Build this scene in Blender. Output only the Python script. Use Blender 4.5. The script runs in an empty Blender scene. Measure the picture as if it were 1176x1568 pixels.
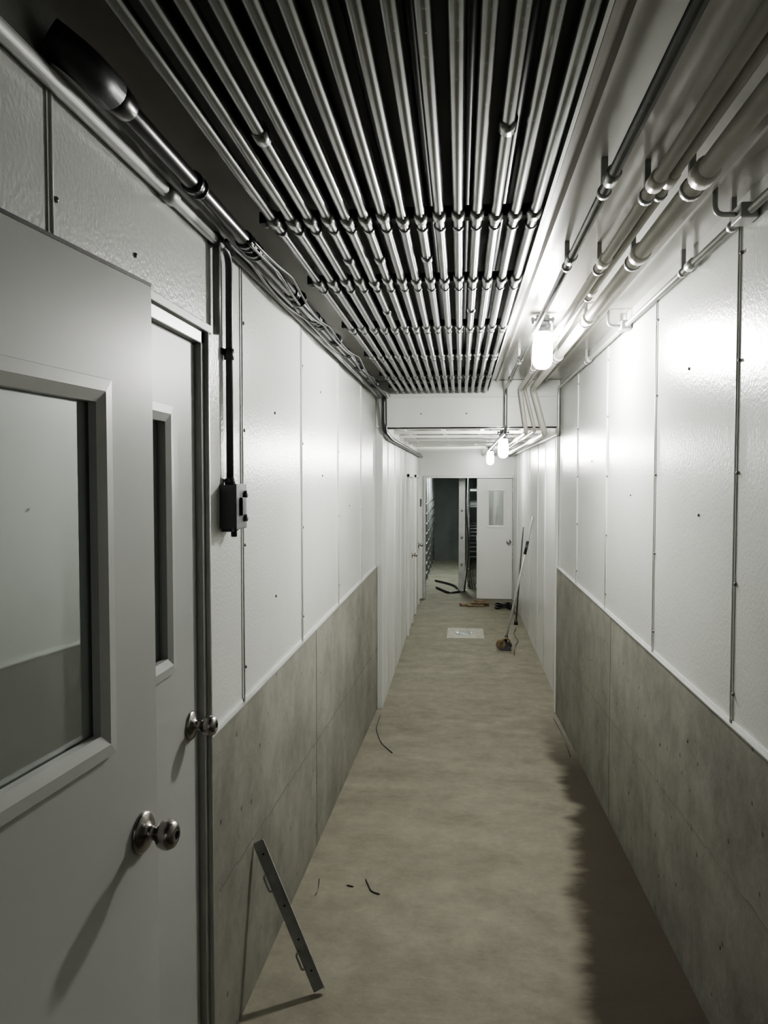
import bpy, bmesh, math, random
from mathutils import Vector, Matrix
random.seed(7)
S = bpy.context.scene

# ---------------------------------------------------------------- materials
def newmat(name):
    m = bpy.data.materials.new(name); m.use_nodes = True
    nt = m.node_tree; b = nt.nodes['Principled BSDF']
    return m, nt, b

def mat(name, col, rough=.5, metal=0., nscale=6., namt=.12, bscale=0., bstr=0., bdist=.002, spec=.5, stretch=(1,1,1)):
    m, nt, b = newmat(name); N = nt.nodes; L = nt.links
    tc = N.new('ShaderNodeTexCoord'); mp = N.new('ShaderNodeMapping'); mp.inputs['Scale'].default_value = stretch
    L.new(tc.outputs['Object'], mp.inputs['Vector'])
    nz = N.new('ShaderNodeTexNoise'); nz.inputs['Scale'].default_value = nscale; nz.inputs['Detail'].default_value = 5
    L.new(mp.outputs[0], nz.inputs['Vector'])
    cr = N.new('ShaderNodeValToRGB'); e = cr.color_ramp.elements
    e[0].position = .3; e[1].position = .7
    e[0].color = [c*(1-namt) for c in col]+[1]; e[1].color = [min(1, c*(1+namt*.5)) for c in col]+[1]
    L.new(nz.outputs['Fac'], cr.inputs[0]); L.new(cr.outputs[0], b.inputs['Base Color'])
    b.inputs['Roughness'].default_value = rough; b.inputs['Metallic'].default_value = metal
    b.inputs['Specular IOR Level'].default_value = spec
    if bscale:
        n2 = N.new('ShaderNodeTexNoise'); n2.inputs['Scale'].default_value = bscale; n2.inputs['Detail'].default_value = 2
        L.new(tc.outputs['Object'], n2.inputs['Vector'])
        bp = N.new('ShaderNodeBump'); bp.inputs['Strength'].default_value = bstr; bp.inputs['Distance'].default_value = bdist
        L.new(n2.outputs['Fac'], bp.inputs['Height']); L.new(bp.outputs[0], b.inputs['Normal'])
    return m

M_FRP   = mat('frp_white_panel', (.62,.63,.61), .26, 0, 1.5, .05, 85, .38, .003, spec=.8)
M_WHITE = mat('white_painted_metal', (.62,.63,.605), .33, 0, 3, .06, 60, .1, .001)
M_DOOR  = mat('door_white_paint', (.60,.61,.59), .30, 0, 2, .04, 150, .08, .001)
M_DOOR2 = mat('door_paint_shaded', (.40,.41,.395), .42, 0, 2, .05, 150, .08, .001, spec=.3)  # darker copy of the door paint, weaker light put into the colour
M_CEIL  = mat('ceiling_white_metal', (.50,.49,.455), .20, 0, 3, .08, 9, .12, .004, spec=.8)
M_SHADECEIL= mat('ceiling_painted_shade', (.12,.118,.11), .6, 0, 3, .2)  # dark sheet over the rack, shade between the pipes put into its colour
M_GALV  = mat('galvanized_steel', (.38,.39,.385), .42, .55, 14, .25)
M_STRAP = mat('zinc_plated_strap', (.42,.43,.43), .45, .2, 18, .2)
M_COND  = mat('conduit_steel', (.25,.255,.252), .27, .8, 9, .18)
M_ALU   = mat('aluminium_trim', (.46,.47,.455), .40, .4, 8, .12)
M_DULL  = mat('dull_grey_conduit', (.30,.305,.295), .5, .2, 8, .12)
M_DKMET = mat('dark_grey_conduit', (.075,.08,.083), .4, .3, 8, .2)
M_BLACK = mat('black_plastic', (.018,.018,.02), .28, 0, 8, .2)
M_BOX   = mat('grey_box_plastic', (.06,.064,.068), .45, 0, 8, .1)
M_SCREW = mat('screw_grey', (.20,.20,.19), .5, .5, 8, .1)
M_KNOB  = mat('satin_nickel', (.40,.38,.36), .24, 1., 20, .08)
M_PVC   = mat('cream_pipe', (.54,.53,.48), .34, 0, 5, .12)
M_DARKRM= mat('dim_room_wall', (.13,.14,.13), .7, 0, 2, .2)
M_WOOD  = mat('weathered_wood', (.20,.15,.09), .7, 0, 12, .4, stretch=(1,6,1))
M_MATTEBLK= mat('matte_black', (.02,.02,.02), .6, 0, 8, .1)
M_DRAIN = mat('drain_patch_concrete', (.34,.33,.27), .7, 0, 14, .25)

def concrete_wall():
    m, nt, b = newmat('cast_concrete_wall'); N=nt.nodes; L=nt.links
    tc=N.new('ShaderNodeTexCoord')
    n1=N.new('ShaderNodeTexNoise'); n1.inputs['Scale'].default_value=2.4; n1.inputs['Detail'].default_value=11; n1.inputs['Roughness'].default_value=.74
    L.new(tc.outputs['Object'],n1.inputs['Vector'])
    cr=N.new('ShaderNodeValToRGB'); e=cr.color_ramp.elements
    e[0].position=.32; e[0].color=(.148,.144,.124,1); e[1].position=.70; e[1].color=(.282,.276,.242,1)
    L.new(n1.outputs['Fac'],cr.inputs[0])
    v=N.new('ShaderNodeTexVoronoi'); v.inputs['Scale'].default_value=9; L.new(tc.outputs['Object'],v.inputs['Vector'])
    r2=N.new('ShaderNodeValToRGB'); r2.color_ramp.elements[0].position=.06; r2.color_ramp.elements[0].color=(.35,.35,.33,1)
    r2.color_ramp.elements[1].position=.10; r2.color_ramp.elements[1].color=(1,1,1,1)
    L.new(v.outputs['Distance'],r2.inputs[0])
    mx=N.new('ShaderNodeMixRGB'); mx.blend_type='MULTIPLY'; mx.inputs[0].default_value=.8
    L.new(cr.outputs[0],mx.inputs[1]); L.new(r2.outputs[0],mx.inputs[2]); L.new(mx.outputs[0],b.inputs['Base Color'])
    b.inputs['Roughness'].default_value=.8; b.inputs['Specular IOR Level'].default_value=.25
    n3=N.new('ShaderNodeTexNoise'); n3.inputs['Scale'].default_value=30; n3.inputs['Detail'].default_value=6
    L.new(tc.outputs['Object'],n3.inputs['Vector'])
    bp=N.new('ShaderNodeBump'); bp.inputs['Strength'].default_value=.35; bp.inputs['Distance'].default_value=.004
    L.new(n3.outputs['Fac'],bp.inputs['Height']); L.new(bp.outputs[0],b.inputs['Normal'])
    return m
M_CONC = concrete_wall()
M_JOINT = mat('concrete_joint', (.11,.11,.09), .8, 0, 8, .2)

def floor_mat():
    m, nt, b = newmat('broomed_concrete_floor'); N=nt.nodes; L=nt.links
    tc=N.new('ShaderNodeTexCoord')
    n1=N.new('ShaderNodeTexNoise'); n1.inputs['Scale'].default_value=5; n1.inputs['Detail'].default_value=14; n1.inputs['Roughness'].default_value=.82
    L.new(tc.outputs['Object'],n1.inputs['Vector'])
    mp=N.new('ShaderNodeMapping'); mp.inputs['Scale'].default_value=(.9,2.2,1); L.new(tc.outputs['Object'],mp.inputs['Vector'])
    n2=N.new('ShaderNodeTexNoise'); n2.inputs['Scale'].default_value=1.7; n2.inputs['Detail'].default_value=5; n2.inputs['Roughness'].default_value=.5
    L.new(mp.outputs[0],n2.inputs['Vector'])
    ad=N.new('ShaderNodeMath'); ad.operation='MULTIPLY_ADD'; ad.inputs[1].default_value=.72; L.new(n1.outputs['Fac'],ad.inputs[0])
    hf=N.new('ShaderNodeMath'); hf.operation='MULTIPLY'; hf.inputs[1].default_value=.28; L.new(n2.outputs['Fac'],hf.inputs[0]); L.new(hf.outputs[0],ad.inputs[2])
    cr=N.new('ShaderNodeValToRGB'); e=cr.color_ramp.elements
    e[0].position=.34; e[0].color=(.148,.139,.107,1); e[1].position=.64; e[1].color=(.262,.248,.200,1)
    L.new(ad.outputs[0],cr.inputs[0])
    # damp area along the right side of the ramp
    sx=N.new('ShaderNodeSeparateXYZ'); L.new(tc.outputs['Object'],sx.inputs[0])
    ed=N.new('ShaderNodeMapRange'); ed.inputs['From Min'].default_value=1.8; ed.inputs['From Max'].default_value=4.6
    ed.inputs['To Min'].default_value=.33; ed.inputs['To Max'].default_value=.69; L.new(sx.outputs['Y'],ed.inputs['Value'])
    s1=N.new('ShaderNodeMath'); s1.operation='SUBTRACT'; L.new(sx.outputs['X'],s1.inputs[0]); L.new(ed.outputs[0],s1.inputs[1])
    s2=N.new('ShaderNodeMath'); s2.operation='MULTIPLY_ADD'; s2.inputs[1].default_value=.34; L.new(n2.outputs['Fac'],s2.inputs[0]); L.new(s1.outputs[0],s2.inputs[2])
    s4=N.new('ShaderNodeMath'); s4.operation='MULTIPLY_ADD'; s4.inputs[1].default_value=.14; L.new(n1.outputs['Fac'],s4.inputs[0]); L.new(s2.outputs[0],s4.inputs[2])
    s3=N.new('ShaderNodeMapRange'); s3.interpolation_type='SMOOTHSTEP'; s3.inputs['From Min'].default_value=.17; s3.inputs['From Max'].default_value=.28
    s3.inputs['To Min'].default_value=0; s3.inputs['To Max'].default_value=.93; L.new(s4.outputs[0],s3.inputs['Value'])
    yl=N.new('ShaderNodeMapRange'); yl.inputs['From Min'].default_value=5.4; yl.inputs['From Max'].default_value=6.9; yl.inputs['To Min'].default_value=1; yl.inputs['To Max'].default_value=0
    L.new(sx.outputs['Y'],yl.inputs['Value'])
    ml=N.new('ShaderNodeMath'); ml.operation='MULTIPLY'; L.new(s3.outputs[0],ml.inputs[0]); L.new(yl.outputs[0],ml.inputs[1])
    mx=N.new('ShaderNodeMixRGB'); L.new(ml.outputs[0],mx.inputs[0]); L.new(cr.outputs[0],mx.inputs[1]); mx.inputs[2].default_value=(.034,.028,.019,1)
    L.new(mx.outputs[0],b.inputs['Base Color'])
    b.inputs['Roughness'].default_value=.8; b.inputs['Specular IOR Level'].default_value=.15
    mp3=N.new('ShaderNodeMapping'); mp3.inputs['Scale'].default_value=(14,50,1); L.new(tc.outputs['Object'],mp3.inputs['Vector'])
    n3=N.new('ShaderNodeTexNoise'); n3.inputs['Scale'].default_value=1.2; n3.inputs['Detail'].default_value=4; L.new(mp3.outputs[0],n3.inputs['Vector'])
    bp=N.new('ShaderNodeBump'); bp.inputs['Strength'].default_value=.4; bp.inputs['Distance'].default_value=.003
    L.new(n3.outputs['Fac'],bp.inputs['Height']); L.new(bp.outputs[0],b.inputs['Normal'])
    return m
M_FLOOR = floor_mat()

def glass_mat():
    m=bpy.data.materials.new('window_glass'); m.use_nodes=True; nt=m.node_tree; N=nt.nodes; L=nt.links
    N.clear(); o=N.new('ShaderNodeOutputMaterial'); t=N.new('ShaderNodeBsdfDiffuse'); t.inputs[0].default_value=(.36,.38,.37,1)
    g=N.new('ShaderNodeBsdfGlossy'); g.inputs['Roughness'].default_value=.03; g.inputs[0].default_value=(.85,.9,.88,1)
    x=N.new('ShaderNodeMixShader'); x.inputs[0].default_value=.40; L.new(t.outputs[0],x.inputs[1]); L.new(g.outputs[0],x.inputs[2]); L.new(x.outputs[0],o.inputs[0])
    return m
M_GLASS = glass_mat()

def emis(name, col, s):
    m, nt, b = newmat(name)
    b.inputs['Base Color'].default_value=(.9,.9,.88,1)
    b.inputs['Emission Color'].default_value=(*col,1); b.inputs['Emission Strength'].default_value=s
    return m
M_LAMP = emis('glowing_jar_glass', (1,.99,.945), 1200)
M_LAMP2 = emis('glowing_jar_glass_dim', (1,.99,.945), 480)

# ---------------------------------------------------------------- mesh builder
class MB:
    def __init__(s, name):
        s.name=name; s.bm=bmesh.new(); s.mats=[]; s.M=Matrix.Identity(4)
    def mi(s, m):
        if m not in s.mats: s.mats.append(m)
        return s.mats.index(m)
    def v(s, co): return s.bm.verts.new(s.M @ Vector(co))
    def f(s, vs, m, smooth=False):
        try: fc=s.bm.faces.new(vs)
        except ValueError: return
        fc.material_index=s.mi(m); fc.smooth=smooth
    def box(s, a, b, m):
        x0,x1=sorted((a[0],b[0])); y0,y1=sorted((a[1],b[1])); z0,z1=sorted((a[2],b[2]))
        c=[s.v((x,y,z)) for x in (x0,x1) for y in (y0,y1) for z in (z0,z1)]
        for q in ((0,1,3,2),(4,6,7,5),(0,4,5,1),(2,3,7,6),(0,2,6,4),(1,5,7,3)):
            s.f([c[i] for i in q], m)
    def prism(s, prof, y0, y1, m):
        a=[s.v((x,y0,z)) for x,z in prof]; b=[s.v((x,y1,z)) for x,z in prof]; n=len(prof)
        s.f(a[::-1],m); s.f(b,m)
        for i in range(n): s.f([a[i],a[(i+1)%n],b[(i+1)%n],b[i]],m)
    def tube(s, pts, r, m, seg=12, cap=True):
        pts=[Vector(p) for p in pts]
        rs = r if isinstance(r,(list,tuple)) else [r]*len(pts)
        t0=(pts[1]-pts[0]).normalized()
        up=Vector((0,0,1)) if abs(t0.z)<.9 else Vector((1,0,0))
        nrm=t0.cross(up).normalized(); prev=t0; rings=[]
        for i,p in enumerate(pts):
            if i==0: t=t0
            elif i==len(pts)-1: t=(pts[i]-pts[i-1]).normalized()
            else:
                t=((pts[i]-pts[i-1]).normalized()+(pts[i+1]-pts[i]).normalized())
                t = t.normalized() if t.length>1e-6 else prev
            ax=prev.cross(t)
            if ax.length>1e-6:
                nrm=Matrix.Rotation(prev.angle(t),3,ax.normalized())@nrm
            prev=t; bn=t.cross(nrm).normalized()
            rings.append([s.v(p+rs[i]*(math.cos(a)*nrm+math.sin(a)*bn)) for a in [2*math.pi*k/seg for k in range(seg)]])
        for A,B in zip(rings,rings[1:]):
            for k in range(seg): s.f([A[k],A[(k+1)%seg],B[(k+1)%seg],B[k]],m,True)
        if cap: s.f(rings[0][::-1],m); s.f(rings[-1],m)
    def lathe(s, o, d, prof, m, seg=24):
        o=Vector(o); d=Vector(d).normalized(); up=Vector((0,0,1)) if abs(d.z)<.9 else Vector((1,0,0))
        n=d.cross(up).normalized(); b=d.cross(n); prev=None
        for it in prof:
            h,r=it[0],it[1]; mm=it[2] if len(it)>2 else m
            ring=[s.v(o+d*h+max(r,1e-5)*(math.cos(2*math.pi*k/seg)*n+math.sin(2*math.pi*k/seg)*b)) for k in range(seg)]
            if prev:
                for k in range(seg): s.f([prev[k],prev[(k+1)%seg],ring[(k+1)%seg],ring[k]],mm,True)
            else: s.f(ring[::-1],mm)
            prev=ring
        s.f(prev,mm)
    def done(s, bevel=0):
        bmesh.ops.recalc_face_normals(s.bm, faces=s.bm.faces)
        me=bpy.data.meshes.new(s.name); s.bm.to_mesh(me); s.bm.free()
        for m in s.mats: me.materials.append(m)
        ob=bpy.data.objects.new(s.name, me); S.collection.objects.link(ob)
        if bevel:
            md=ob.modifiers.new('bevel','BEVEL'); md.width=bevel; md.segments=2; md.limit_method='ANGLE'; md.angle_limit=math.radians(50)
        return ob

def fillet(pts, r, n=6):
    pts=[Vector(p) for p in pts]; out=[pts[0]]
    for i in range(1,len(pts)-1):
        a,b,c=pts[i-1],pts[i],pts[i+1]
        rr=min(r,(a-b).length*.49,(c-b).length*.49)
        p=b+(a-b).normalized()*rr; q=b+(c-b).normalized()*rr
        for k in range(n+1):
            t=k/n; out.append(p*(1-t)**2+b*2*t*(1-t)+q*t*t)
    out.append(pts[-1]); return out

FL=lambda y: max(0., .370-.0529*y)
XL, XR = -.755, .865
CL, CR = -.742, .852
ZC = 1.30
ZT = 2.95
ZB = 2.80    # ceiling of the far section
DA, DB = 1.27, 2.255   # door_2 rough opening

def screw(mb, x, y, z, sx):
    mb.lathe((x,y,z),(sx,0,0),[(-.002,.006),(.002,.006),(.004,.004),(.0045,0)],M_SCREW,10)
def seam(mb, x, y, z0, z1, sx, w=.011, mat_=None):
    m = mat_ or M_WHITE
    mb.box((x-.002*sx,y-w,z0),(x+.003*sx,y+w,z1),m)
    mb.tube([(x+.002*sx,y,z0),(x+.002*sx,y,z1)],.005,m,8)

# ---------------------------------------------------------------- floor
mb=MB('floor')
ys=[-3.2,0,2,4,6,6.985]
def strip(mb,y0,y1,z0,z1,x0,x1,m):
    vs=[mb.v((x0,y0,z0)),mb.v((x1,y0,z0)),mb.v((x1,y1,z1)),mb.v((x0,y1,z1))]; mb.f(vs,m)
for a,b in zip(ys,ys[1:]): strip(mb,a,b,FL(a),FL(b),-.9,1.0,M_FLOOR)
strip(mb,6.985,7.0,0,-.012,-.9,1.0,M_JOINT)
strip(mb,7.0,13.75,-.006,-.004,-.9,1.1,M_FLOOR)
strip(mb,13.75,20.4,-.004,-.004,-2.3,2.8,M_FLOOR)
mb.done()

# ---------------------------------------------------------------- left wall
mb=MB('wall_left')
mb.box((-.90,-3.2,-.1),(XL,DA,ZT),M_FRP)
mb.box((-.90,DA,2.51),(XL,DB,ZT),M_FRP)
mb.box((-.90,DB,ZC-.02),(XL,7.0,ZT),M_FRP)
mb.box((-.90,DB,-.1),(CL,7.0,ZC),M_CONC)
mb.box((XL-.004,DB,ZC-.001),(CL+.003,7.0,ZC+.004),M_ALU)
mb.box((XL,DB,ZC),(XL+.003,7.0,ZC+.014),M_WHITE)
for y in (2.66,3.68,4.80,5.92): 
    seam(mb,XL,y,ZC,2.86,1,.016 if y<3 else .011)
    for z in (1.42,1.85,2.25,2.62): screw(mb,XL+.004,y+.02,z,1)
for y,z in ((1.78,2.60),(3.15,2.35),(3.15,1.6),(4.25,2.1),(5.3,1.9),(4.2,2.55)): screw(mb,XL+.001,y,z,1)
seam(mb,XL,1.40,2.53,2.86,1,.012); screw(mb,XL+.004,1.415,2.60,1)
seam(mb,XL,.45,.4,2.86,1); seam(mb,XL,-.7,.5,2.86,1)
mb.box((CL-.01,3.98,.1),(CL+.0012,3.985,ZC-.004),M_JOINT)
for k in range(24):
    a=2.33+k*.195; b=a+.195
    za=FL(a)+.55+.004*random.uniform(-1,1)
    mb.box((CL-.01,a,za),(CL+.001,b,za+.003),M_JOINT)
mb.box((-.90,7.0,-.05),(-.70,13.6,ZB+.02),M_FRP)
mb.box((-.712,6.996,0.0),(-.694,7.03,2.54),M_WHITE)
for y in (7.55,8.35,9.2,9.9): seam(mb,-.70,y,.02,ZB,1)
for z in (.4,1.0,1.6,2.2): screw(mb,-.697,7.57,z,1)
mb.done()

# ---------------------------------------------------------------- right wall
mb=MB('wall_right')
mb.box((XR,-3.2,ZC-.02),(1.02,7.05,ZT),M_FRP)
mb.box((CR,-3.2,-.1),(1.02,7.05,ZC),M_CONC)
mb.box((CR-.003,-3.2,ZC-.001),(XR+.004,7.05,ZC+.004),M_ALU)
mb.box((XR-.003,-3.2,ZC),(XR,7.05,ZC+.014),M_WHITE)
for y in (-.95,.22,1.42,2.57,3.60,4.76,5.93):
    seam(mb,XR,y,ZC,2.87,-1,.013)
    for z in (1.40,1.75,2.10,2.45,2.78): screw(mb,XR-.004,y-.022,z,-1)
for y,z in ((2.95,1.95),(2.25,1.9),(3.1,2.5),(4.1,2.0),(5.3,2.2)): screw(mb,XR-.001,y,z,-1)
mb.box((CR-.0012,4.52,.1),(CR+.01,4.525,ZC-.004),M_JOINT)
for k in range(36):
    a=.03+k*.195; b=a+.195; za=FL(a)+.58+.004*random.uniform(-1,1)
    mb.box((CR-.001,a,za),(CR+.01,b,za+.003),M_JOINT)
for y,z in ((2.6,.55),(3.4,.95),(4.0,.5),(5.2,.9),(3.0,1.1)): mb.lathe((CR+.004,y,z),(-1,0,0),[(0,.012),(.005,.009),(.0052,0)],M_JOINT,10)
mb.box((.915,7.05,-.05),(1.10,13.6,ZB+.02),M_FRP)
mb.box((.848,7.04,-.05),(1.0,7.12,2.9),M_FRP)
mb.box((.842,7.03,0),(.862,7.06,2.54),M_WHITE)
for y in (7.7,8.6,9.4,10.5,11.6,12.7): seam(mb,.915,y,.02,ZB,-1)
mb.done()

# ---------------------------------------------------------------- ceiling, beam, end
mb=MB('ceiling')
mb.box((-.95,-3.2,ZT),(1.1,7.2,ZT+.08),M_CEIL)
mb.box((-.605,-3.19,ZT-.008),(.25,6.97,ZT+.002),M_SHADECEIL)
for x in (.262,.30,.72):
    mb.prism([(x,ZT+.001),(x+.008,ZT-.022),(x+.018,ZT-.022),(x+.026,ZT+.001)],-3.2,6.98,M_CEIL)
mb.box((-.95,7.13,ZB),(1.1,13.75,ZB+.06),M_CEIL)
for i in range(8):
    y=7.45+i*.8; mb.box((-.698,y,2.555),(.912,y+.035,2.585),M_WHITE)
for x in (-.62,-.2,.2,.62): mb.box((x,7.13,2.585),(x+.04,13.6,2.61),M_WHITE)
mb.done()
mb=MB('ceiling_beam')
mb.box((-.752,6.98,2.54),(.862,7.13,2.948),M_WHITE)
mb.box((-.752,6.965,2.54),(.862,7.145,2.556),M_WHITE)
mb.box((-.752,6.965,2.80),(.862,6.98,2.812),M_WHITE)
for x in (-.35,.05): mb.lathe((x,6.98,2.66),(0,-1,0),[(0,.008),(.004,.006),(.005,0)],M_SCREW,10)
mb.done(.003)

mb=MB('wall_end')
mb.box((-.90,13.6,0),(-.64,13.75,ZB),M_FRP)
mb.box((-.64,13.6,2.14),(1.1,13.75,ZB),M_FRP)
mb.box((.935,13.6,0),(1.1,13.75,ZB),M_FRP)
mb.done()
mb=MB('trim_1')
mb.box((-.64,13.57,0),(-.60,13.77,2.14),M_ALU); mb.box((-.60,13.57,2.10),(.895,13.77,2.14),M_ALU); mb.box((.895,13.57,0),(.914,13.599,2.14),M_ALU)
mb.done(.003)

mb=MB('wall_back')
mb.box((-.9,-3.3,-.1),(1.02,-3.2,3.0),M_FRP); mb.done()

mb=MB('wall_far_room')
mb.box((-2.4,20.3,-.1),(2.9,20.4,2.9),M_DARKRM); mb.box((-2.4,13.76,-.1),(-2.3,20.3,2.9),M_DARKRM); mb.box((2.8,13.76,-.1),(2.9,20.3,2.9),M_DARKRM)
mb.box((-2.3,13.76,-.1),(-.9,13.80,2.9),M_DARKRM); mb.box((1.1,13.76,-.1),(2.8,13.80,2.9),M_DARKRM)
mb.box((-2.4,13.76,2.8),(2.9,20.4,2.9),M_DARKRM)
mb.done()

# ---------------------------------------------------------------- doors
def knob(mb, u, z, w):
    mb.lathe((u,w,z),(0,1,0),[(0,.042),(.004,.042),(.009,.037),(.012,.026),(.016,.016),(.030,.013),(.036,.018),(.042,.026),(.052,.0295),(.062,.029),(.071,.024),(.075,.017),(.0755,.009),(.073,.008,M_MATTEBLK),(.073,0,M_MATTEBLK)],M_KNOB,28)
def mitre(mb,u0,u1,z0,z1,tw,w,m,h=.010):
    prof=[(0,0),(.003,h),(tw*.55,h*1.15),(tw,h*.35),(tw,-.012)]
    rings=[]
    for off,hh in prof:
        rings.append([mb.v((a,w+hh,b)) for a,b in ((u0+off,z0+off),(u1-off,z0+off),(u1-off,z1-off),(u0+off,z1-off))])
    for A,B in zip(rings,rings[1:]):
        for k in range(4): mb.f([A[k],A[(k+1)%4],B[(k+1)%4],B[k]],m)
def door(name, origin, udir, W, z0, z1, t, win=None, knz=1.38, knu=.075, MD=None):
    MD = MD or M_DOOR
    mb=MB(name); d=Vector((udir[0],udir[1],0)).normalized(); n=Vector((d.y,-d.x,0))
    M=Matrix.Identity(4); M.col[0]=(*d,0); M.col[1]=(*n,0); M.col[2]=(0,0,1,0); M.col[3]=(*origin,0,1)
    mb.M=M
    if win:
        a,b,c,e=win; tw=.046
        hu0,hu1,hz0,hz1=a+tw-.006,b-tw+.006,c+tw-.006,e-tw+.006
        mb.box((0,-t,z0),(hu0,0,z1),MD); mb.box((hu1,-t,z0),(W,0,z1),MD)
        mb.box((hu0,-t,z0),(hu1,0,hz0),MD); mb.box((hu0,-t,hz1),(hu1,0,z1),MD)
        mitre(mb,a,b,c,e,tw,0,M_WHITE if MD is M_DOOR else MD)
        mb.box((hu0,-t*.6,hz0),(hu1,-t*.6+.004,hz1),M_GLASS)
    else: mb.box((0,-t,z0),(W,0,z1),MD)
    mb.box((.0,-t,z1-.001),(W,.001,z1+.006),M_MATTEBLK)  # dark edge strip, paints the shading along the door top
    knob(mb,W-knu,knz,0)
    for hz in (z0+.2,(z0+z1)/2,z1-.2):
        mb.tube([(-.004,.002,hz-.05),(-.004,.002,hz+.05)],.006,M_ALU,10)
    return mb.done()
a=math.radians(5.7); dv=(math.sin(a),math.cos(a)); lat=(-.633,1.57); W1=.88
door('door_1',(lat[0]-W1*dv[0],lat[1]-W1*dv[1]),dv,W1,.362,2.475,.033,(.17,.71,1.565,2.265),1.365,.065)
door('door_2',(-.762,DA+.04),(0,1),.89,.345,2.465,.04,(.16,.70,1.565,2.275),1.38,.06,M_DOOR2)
door('door_3',(.285,13.62),(1,0),.605,.012,2.095,.04,(.16,.50,1.24,1.92),1.0,.06)
door('door_4',(-.688,10.35),(0,1),.88,.012,2.10,.011,None,1.0,.06)
door('door_5',(-.688,12.05),(0,1),.88,.012,2.10,.011,None,1.0,.06)

mb=MB('trim_2')
mb.box((-.86,DA,.29),(-.742,DA+.037,2.51),M_ALU)
mb.box((-.86,DB-.052,.22),(-.742,DB-.001,2.51),M_ALU)
mb.box((-.86,DA,2.47),(-.742,DB-.001,2.51),M_ALU)
mb.tube([(-.738,DB-.022,.255),(-.738,DB-.022,2.51)],.010,M_ALU,12)
mb.box((-.745,1.60,2.505),(-.728,DB,2.53),M_DULL)
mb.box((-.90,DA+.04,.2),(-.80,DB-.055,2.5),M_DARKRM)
mb.box((-.86,DA+.04,.2),(-.745,DB-.055,.34),M_CONC)
mb.done(.003)
for nm,y0 in (('trim_3',10.35),('trim_4',12.05)):
    mb=MB(nm)
    mb.box((-.699,y0-.05,.0),(-.670,y0-.004,2.15),M_WHITE); mb.box((-.699,y0+.884,.0),(-.670,y0+.93,2.15),M_WHITE); mb.box((-.699,y0-.05,2.108),(-.670,y0+.93,2.15),M_WHITE)
    mb.done(.002)

# ---------------------------------------------------------------- conduit rack
mb=MB('ceiling_conduit_rack')
n=15; x0=-.555; dx=.0545; zr=2.85
hang=(.2,1.1,2.42,3.18,4.1,5.05,6.0,6.8,-1.2,-2.4)
for i in range(n):
    x=x0+i*dx
    mb.tube([(x,-3.15,zr),(x,6.93,zr)],.0160,M_COND,16)
    for yb in (-.6,2.33,3.04,4.0,4.9,5.9):
        y=yb+random.uniform(-.03,.03)
        mb.lathe((x,y-.03,zr),(0,1,0),[(0,.0165),(.002,.0215),(.056,.0215),(.058,.0165)],M_COND,16)
    if random.random()<.6:
        y=random.choice((1.75,2.75,3.6,4.5)); mb.lathe((x,y-.03,zr),(0,1,0),[(0,.0165),(.002,.0205),(.05,.0205),(.052,.0165)],M_COND,16)
for i in range(8):
    x=x0+.027+i*.109; mb.tube([(x,-3.15,2.917),(x,6.93,2.917)],.014,M_DKMET,10)
for y in hang:
    mb.box((-.62,y-.02,2.868),(.245,y+.02,2.902),M_DKMET)
    for x in (-.60,.225): mb.tube([(x,y,2.86),(x,y,2.955)],.006,M_GALV,8)
    for i in range(n):
        x=x0+i*dx; mb.lathe((x,y-.011,zr),(0,1,0),[(0,.0165),(.0,.019),(.022,.019),(.022,.0165)],M_COND,12)
mb.prism([(.236,2.852),(.242,2.852),(.242,2.90),(.26,2.90),(.26,2.906),(.236,2.906)],-3.15,6.95,M_WHITE)
mb.done()

# ---------------------------------------------------------------- right-hand ceiling pipes
def run(name, x, z, r, m, ydn, zlow, coup, yend=13.5, ystart=-3.1, xl=None, cr=None):
    mb=MB(name); xl = x if xl is None else xl
    mb.tube(fillet([(x,ystart,z),(x,ydn,z),(xl,ydn,zlow),(xl,yend,zlow)],.07),r,m,16)
    for y in coup:
        cr_=cr or r*1.28
        mb.lathe((x,y-.035,z),(0,1,0),[(0,r),(.003,cr_),(.066,cr_),(.070,r)],m,16)
        mb.box((x-.008,y+.10,z+r),(x+.008,y+.118,ZT+.001),M_GALV)
        mb.lathe((x,y+.10,z),(0,1,0),[(0,r),(0,r+.004),(.025,r+.004),(.025,r)],M_GALV,14)
    return mb.done()
run('ceiling_pipe',.385,2.86,.0145,M_COND,6.86,2.485,(2.1,2.85,5.2,6.2),cr=.02)
run('ceiling_pipe',.505,2.855,.018,M_PVC,6.83,2.48,(2.13,2.88,4.4,5.6),xl=.56)
run('ceiling_pipe',.548,2.87,.014,M_PVC,6.90,2.50,(2.16,3.4),xl=.64)
run('ceiling_pipe',.615,2.86,.026,M_PVC,6.86,2.47,(2.1,2.82,3.9,5.1),xl=.72)
run('wall_conduit',.838,2.865,.0125,M_ALU,6.90,2.47,(2.45,3.0,4.15,5.3),cr=.019)
mb=MB('conduit_body')
for y in (2.45,4.15):
    mb.box((.81,y-.045,2.842),(.86,y+.045,2.888),M_ALU); mb.tube(fillet([(.81,y,2.865),(.75,y,2.865),(.75,y,2.95)],.03),.008,M_ALU,10)
mb.done(.004)
mb=MB('ceiling_equipment_box')
mb.box((.315,.70,2.765),(.80,1.165,2.825),M_CEIL); mb.box((.30,.69,2.757),(.81,1.175,2.768),M_DULL)
for x in (.33,.78): mb.tube([(x,1.11,2.82),(x,1.11,2.952)],.006,M_GALV,8)
for x in (.33,.78): mb.tube([(x,.72,2.82),(x,.72,2.952)],.006,M_GALV,8)
mb.done(.003)

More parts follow.
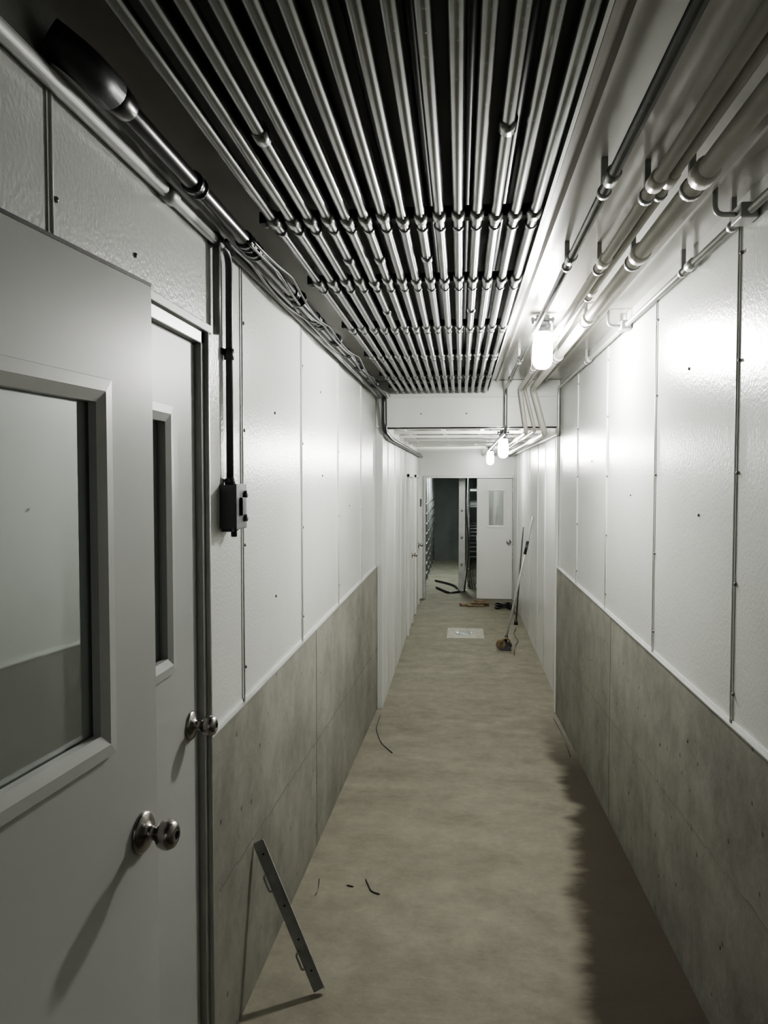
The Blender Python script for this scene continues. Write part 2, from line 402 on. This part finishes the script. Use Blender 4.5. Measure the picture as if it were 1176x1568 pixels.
# ---------------------------------------------------------------- left-hand piping
mb=MB('black_drain_pipe')
mb.tube(fillet([(-.752,1.40,2.875),(-.69,1.41,2.835),(-.668,1.56,2.82),(-.668,6.88,2.82),(-.665,6.88,2.50),(-.655,7.4,2.46),(-.655,13.4,2.46)],.07),.021,M_BLACK,18)
mb.lathe((-.672,1.475,2.825),(0,1,0),[(0,.02),(.004,.028),(.03,.030),(.07,.028),(.085,.022)],M_BLACK,20)
mb.tube(fillet([(-.735,1.365,2.87),(-.690,1.40,2.84),(-.675,1.49,2.826)],.05,8),.034,M_BOX,20)
for y in (1.95,2.42,2.52,3.1,3.6,3.72,4.6,5.6): mb.lathe((-.668,y-.03,2.82),(0,1,0),[(0,.0215),(.002,.0275),(.018,.0285),(.020,.0245),(.045,.0245),(.047,.028),(.06,.027),(.062,.0215)],M_BLACK,18)
for j,(xx,zz,am) in enumerate(((-.625,2.80,.030),(-.64,2.785,.022),(-.70,2.785,.018))):
    pts=[]
    for k in range(90):
        y=2.3+k*(6.85-2.3)/89
        pts.append((xx+.010*math.sin(y*3+j),y,zz-am*abs(math.sin(y*math.pi/ .95+j*.4))+.02))
    mb.tube(pts,.0045,M_BLACK,8)
for y in (3.15,4.1,5.05,6.0): mb.lathe((-.655,y,2.81),(0,1,0),[(0,.02),(.0,.034),(.012,.034),(.012,.02)],M_BLACK,10)
mb.done()
mb=MB('wall_conduit')
mb.tube([(-.737,-3.1,2.80),(-.737,2.34,2.80)],.016,M_DULL,14)
mb.lathe((-.737,1.92,2.80),(0,1,0),[(0,.016),(.002,.021),(.06,.021),(.062,.016)],M_DULL,14)
mb.lathe((-.737,2.31,2.80),(0,1,0),[(0,.016),(.002,.022),(.05,.022),(.052,.012)],M_DKMET,14)
mb.tube(fillet([(-.737,2.34,2.80),(-.735,2.46,2.80),(-.737,2.46,2.06)],.09,10),.0115,M_DKMET,14)
mb.lathe((-.737,2.46,2.46),(0,0,1),[(0,.0115),(.001,.016),(.035,.016),(.036,.0115)],M_DKMET,14)
mb.box((XL-.001,2.43,2.475),(XL+.006,2.49,2.495),M_BLACK)
mb.lathe((-.737,2.46,2.06),(0,0,1),[(0,.016),(.02,.018),(.025,.012)],M_DKMET,14)
mb.tube([(-.738,2.34,2.52),(-.738,2.34,2.79)],.012,M_DULL,12)
mb.done()
mb=MB('wall_conduit')
mb.tube(fillet([(-.735,2.50,2.81),(-.730,4.2,2.81),(-.715,4.3,2.80),(-.715,6.9,2.80),(-.69,6.92,2.52),(-.675,7.2,2.50),(-.675,13.4,2.50)],.06),.0125,M_DULL,12)
mb.done()

mb=MB('electrical_switch_box')
y0,y1,z0,z1=2.405,2.515,1.925,2.062
mb.box((XL-.001,y0,z0),(-.705,y1,z1),M_BOX)
mb.box((-.705,y0-.004,z0-.004),(-.699,y1+.004,z1+.004),M_BOX)
mb.box((XL-.001,y0+.02,z0-.012),(-.72,y1-.02,z0),M_BOX)
for z in (z0+.03,z1-.03): mb.lathe((-.699,y1-.02,z),(1,0,0),[(0,.012),(.01,.011),(.012,0)],M_SCREW,12)
mb.box((-.70,y1-.075,z0+.04),(-.690,y1-.05,z1-.04),M_BLACK)
mb.lathe((-.725,2.46,z0-.03),(0,0,1),[(0,.010),(.02,.010),(.022,.013),(.03,.013)],M_BLACK,12)
mb.done(.003)

# ---------------------------------------------------------------- lamps
def lamp(x,y,zj,ztop,m):
    mb=MB('jar_ceiling_lamp')
    h=.195; r=.052
    mb.lathe((x,y,zj-h),(0,0,1),[(0,.0),(.002,.018),(.009,.032),(.022,.044),(.045,r),(.12,r),(.155,.047),(h,.038)],m,28)
    mb.lathe((x,y,zj-.004),(0,0,1),[(0,.036),(.001,.043),(.012,.044),(.016,.040),(.028,.040),(.03,.043),(.042,.042),(.05,.036),(.062,.032)],M_DKMET,28)
    zb=zj+.055
    mb.lathe((x,y,zb),(0,0,1),[(0,.028),(.0,.036),(.03,.036),(.033,.022)],M_DKMET,24)
    if ztop-zb-.03>.005: mb.tube([(x,y,zb+.02),(x,y,ztop+.001)],.012,M_GALV,12)
    for sx in (-1,1):
        mb.box((x+sx*.034,y-.010,zb+.003),(x+sx*.060,y+.010,zb+.016),M_DKMET)
        mb.lathe((x+sx*.052,y,zb-.010),(0,0,1),[(0,.006),(.03,.006),(.035,0)],M_DKMET,8)
    return mb.done()
lamp(.425,4.20,2.85,ZT,M_LAMP)
lamp(.43,8.05,2.49,ZB,M_LAMP2)
lamp(.43,11.5,2.485,ZB,M_LAMP2)

# ---------------------------------------------------------------- loose things
mb=MB('slotted_metal_bar')
A=Vector((-.728,2.74,.765)); B=Vector((-.50,2.72,FL(2.72)+.012)); d=(B-A).normalized()
wv=Vector((.35,-1,0)); wv=(wv-d*wv.dot(d)).normalized(); nv=d.cross(wv)
L_=(B-A).length
M=Matrix.Identity(4); M.col[0]=(*d,0); M.col[1]=(*wv,0); M.col[2]=(*nv,0); M.col[3]=(*A,1)
mb.M=M
mb.box((0,-.002,-.021),(L_,.002,.021),M_STRAP)
mb.box((0,-.002,-.021),(L_,.016,-.018),M_STRAP)
for u in (.12,.42):
    mb.tube(fillet([(u,.002,.012),(u,.014,.028),(u+.06,.014,.028),(u+.06,.002,.012)],.01,4),.004,M_STRAP,8)
for u in (.05,.25,.38,.50): mb.lathe((u,.002,0),(0,1,0),[(0,.004),(.001,.004),(.0011,0)],M_MATTEBLK,12)
mb.done(.001)

mb=MB('long_handled_floor_scraper')
mb.tube([(.555,9.62,.10),(.893,9.75,1.62)],.013,M_ALU,12)
mb.tube([(.79,9.71,1.16),(.825,9.723,1.32)],.018,M_BLACK,12)
mb.tube([(.57,9.625,.17),(.55,9.62,.06)],.022,M_BLACK,12)
mb.lathe((.50,9.58,.065),(0,1,0),[(0,.05),(.01,.062),(.04,.062),(.05,.05)],M_WOOD,20)
mb.lathe((.59,9.60,.05),(0,1,0),[(0,.035),(.01,.046),(.04,.046),(.05,.035)],M_BOX,20)
mb.box((.49,9.55,.0),(.62,9.68,.03),M_BOX)
mb.tube(fillet([(.50,9.56,.08),(.52,9.55,.15),(.60,9.57,.14),(.61,9.60,.06)],.04),.012,M_WOOD,8)
mb.done()
mb=MB('broom_handle')
mb.tube([(.80,11.3,.012),(.893,11.3,1.40)],.011,M_DKMET,10)
mb.lathe((.80,11.3,.0),(0,0,1),[(0,.03),(.04,.026),(.08,.014)],M_BLACK,14)
mb.done()

mb=MB('floor_drain_cover')
mb.box((-.17,10.25,-.006),(.32,10.95,-.002),M_DRAIN)
mb.lathe((.06,10.6,-.003),(0,0,1),[(0,.12),(.006,.12),(.008,.105),(.0085,0)],M_ALU,28)
for k in range(-3,4): mb.box((-.02,10.6+k*.028-.005,.005),(.14,10.6+k*.028+.005,.0065),M_MATTEBLK)
mb.done()
mb=MB('scrap_wood_board')
M=Matrix.Translation((.26,12.95,0))@Matrix.Rotation(.15,4,'Z'); mb.M=M
mb.box((-.26,-.06,0),(.22,.06,.04),M_WOOD); mb.box((-.16,-.14,.0),(.12,-.07,.03),M_WOOD); mb.box((-.08,-.10,.04),(.20,-.02,.065),M_WOOD)
mb.box((-.02,-.05,.065),(.16,.05,.09),M_WOOD)
mb.done(.004)
mb=MB('coiled_cable')
pts=[]
for k in range(170):
    t=k/169*math.pi*2*5.2; r=.11+.02*math.sin(t*.7)
    pts.append((.70+r*math.cos(t)*1.1,12.65+r*math.sin(t),.012+.07*k/169+.010*math.sin(3*t)))
pts+= [(.84,12.4,.01),(.86,12.1,.01),(.84,11.8,.01)]
mb.tube(pts,.009,M_BLACK,8); mb.done()

def wire(pts,r=.0025,m=M_BLACK):
    mb=MB('wire_scrap'); P=[]
    for x,y in pts: P.append((x,y,FL(y)+r+.001))
    mb.tube(fillet(P,.1),r,m,6); return mb.done()
wire([(-.69,6.75),(-.68,6.3),(-.60,5.9),(-.49,5.65)],.003)
wire([(-.44,3.62),(-.40,3.50),(-.36,3.48)],.003)
wire([(-.52,3.55),(-.49,3.54)],.003)
wire([(-.66,3.60),(-.645,3.50),(-.65,3.44)],.002)
wire([(.64,9.3),(.68,9.8),(.75,10.1),(.72,10.6),(.78,11.0)],.004)
wire([(.80,5.7),(.82,6.2),(.81,6.8)],.003)

# far room: galvanized pen railings either side of an aisle, gate post, hose
mb=MB('pen_railing')
for (x,ya,yb,ny) in ((.16,15.0,20.0,6),(-.68,14.3,20.0,7)):
    for j in range(ny):
        y=ya+(yb-ya)*j/(ny-1)
        mb.tube([(x,y,0),(x,y,2.3)],.022,M_GALV,10)
        mb.lathe((x,y,0),(0,0,1),[(0,.05),(.01,.05),(.012,.022)],M_GALV,12)
    for k in range(8):
        z=.18+k*.2
        mb.tube([(x,ya-.05,z),(x,yb+.05,z)],.013,M_GALV,8)
    mb.tube([(x,ya-.05,2.3),(x,yb+.05,2.3)],.02,M_GALV,8)
for j in range(5):
    y=15+j*1.1
    for z in (.6,1.0,1.55,1.85,2.15): mb.tube([(.16,y,z),(2.6,y,z)],.012,M_GALV,8)
mb.done()
mb=MB('gate_post')
mb.box((-.03,14.6,0),(.09,14.7,2.2),M_ALU); mb.box((-.06,14.57,0),(.12,14.73,.02),M_ALU)
for z in (.5,1.0,1.5): mb.tube([(.03,14.59,z),(.03,14.55,z)],.02,M_SCREW,10)
mb.tube(fillet([(.12,14.6,2.15),(.10,14.55,1.5),(.17,14.5,.8),(.08,14.4,.02)],.3),.012,M_BLACK,8)
mb.done(.004)
mb=MB('floor_hose')
mb.tube(fillet([(-.45,14.9,.02),(-.2,14.2,.02),(.0,14.35,.02),(-.1,15.2,.02),(-.3,15.6,.02),(-.5,15.9,.02)],.3),.018,M_BLACK,10); mb.done()
mb=MB('wall_thermostat')
mb.box((-.70,13.2,1.62),(-.655,13.3,1.75),M_BOX); mb.box((-.656,13.22,1.66),(-.650,13.28,1.73),M_DKMET); mb.done(.003)

# ---------------------------------------------------------------- world, camera
w=bpy.data.worlds.new('World'); S.world=w; w.use_nodes=True
w.node_tree.nodes['Background'].inputs[0].default_value=(.8,.85,.9,1); w.node_tree.nodes['Background'].inputs[1].default_value=.05
def area(name,loc,e,sx,sy,col=(1,.97,.92)):
    ld=bpy.data.lights.new(name,'AREA'); ld.shape='RECTANGLE'; ld.size=sx; ld.size_y=sy; ld.energy=e; ld.color=col
    lo=bpy.data.objects.new(name,ld); S.collection.objects.link(lo); lo.location=loc
area('rear_fill_light',(.4,-2.2,2.80),7,.3,.9,(1,.98,.95))  # added fill behind the camera, lifts the near doors and floor
area('far_room_fill',(-.2,16.5,2.75),150,.3,2.5,(.9,1,.95))  # added fill, brightens the room beyond the end doorway
S.view_settings.view_transform='AgX'
S.view_settings.look='AgX - Medium High Contrast'
S.view_settings.exposure=-.6

cd=bpy.data.cameras.new('camera'); co=bpy.data.objects.new('camera',cd); S.collection.objects.link(co)
co.location=(0,0,2.08); co.rotation_euler=(math.radians(90-2.39),0,math.radians(5.57))
cd.sensor_fit='AUTO'; cd.sensor_width=36; cd.lens=27.55; cd.clip_start=.02
S.camera=co
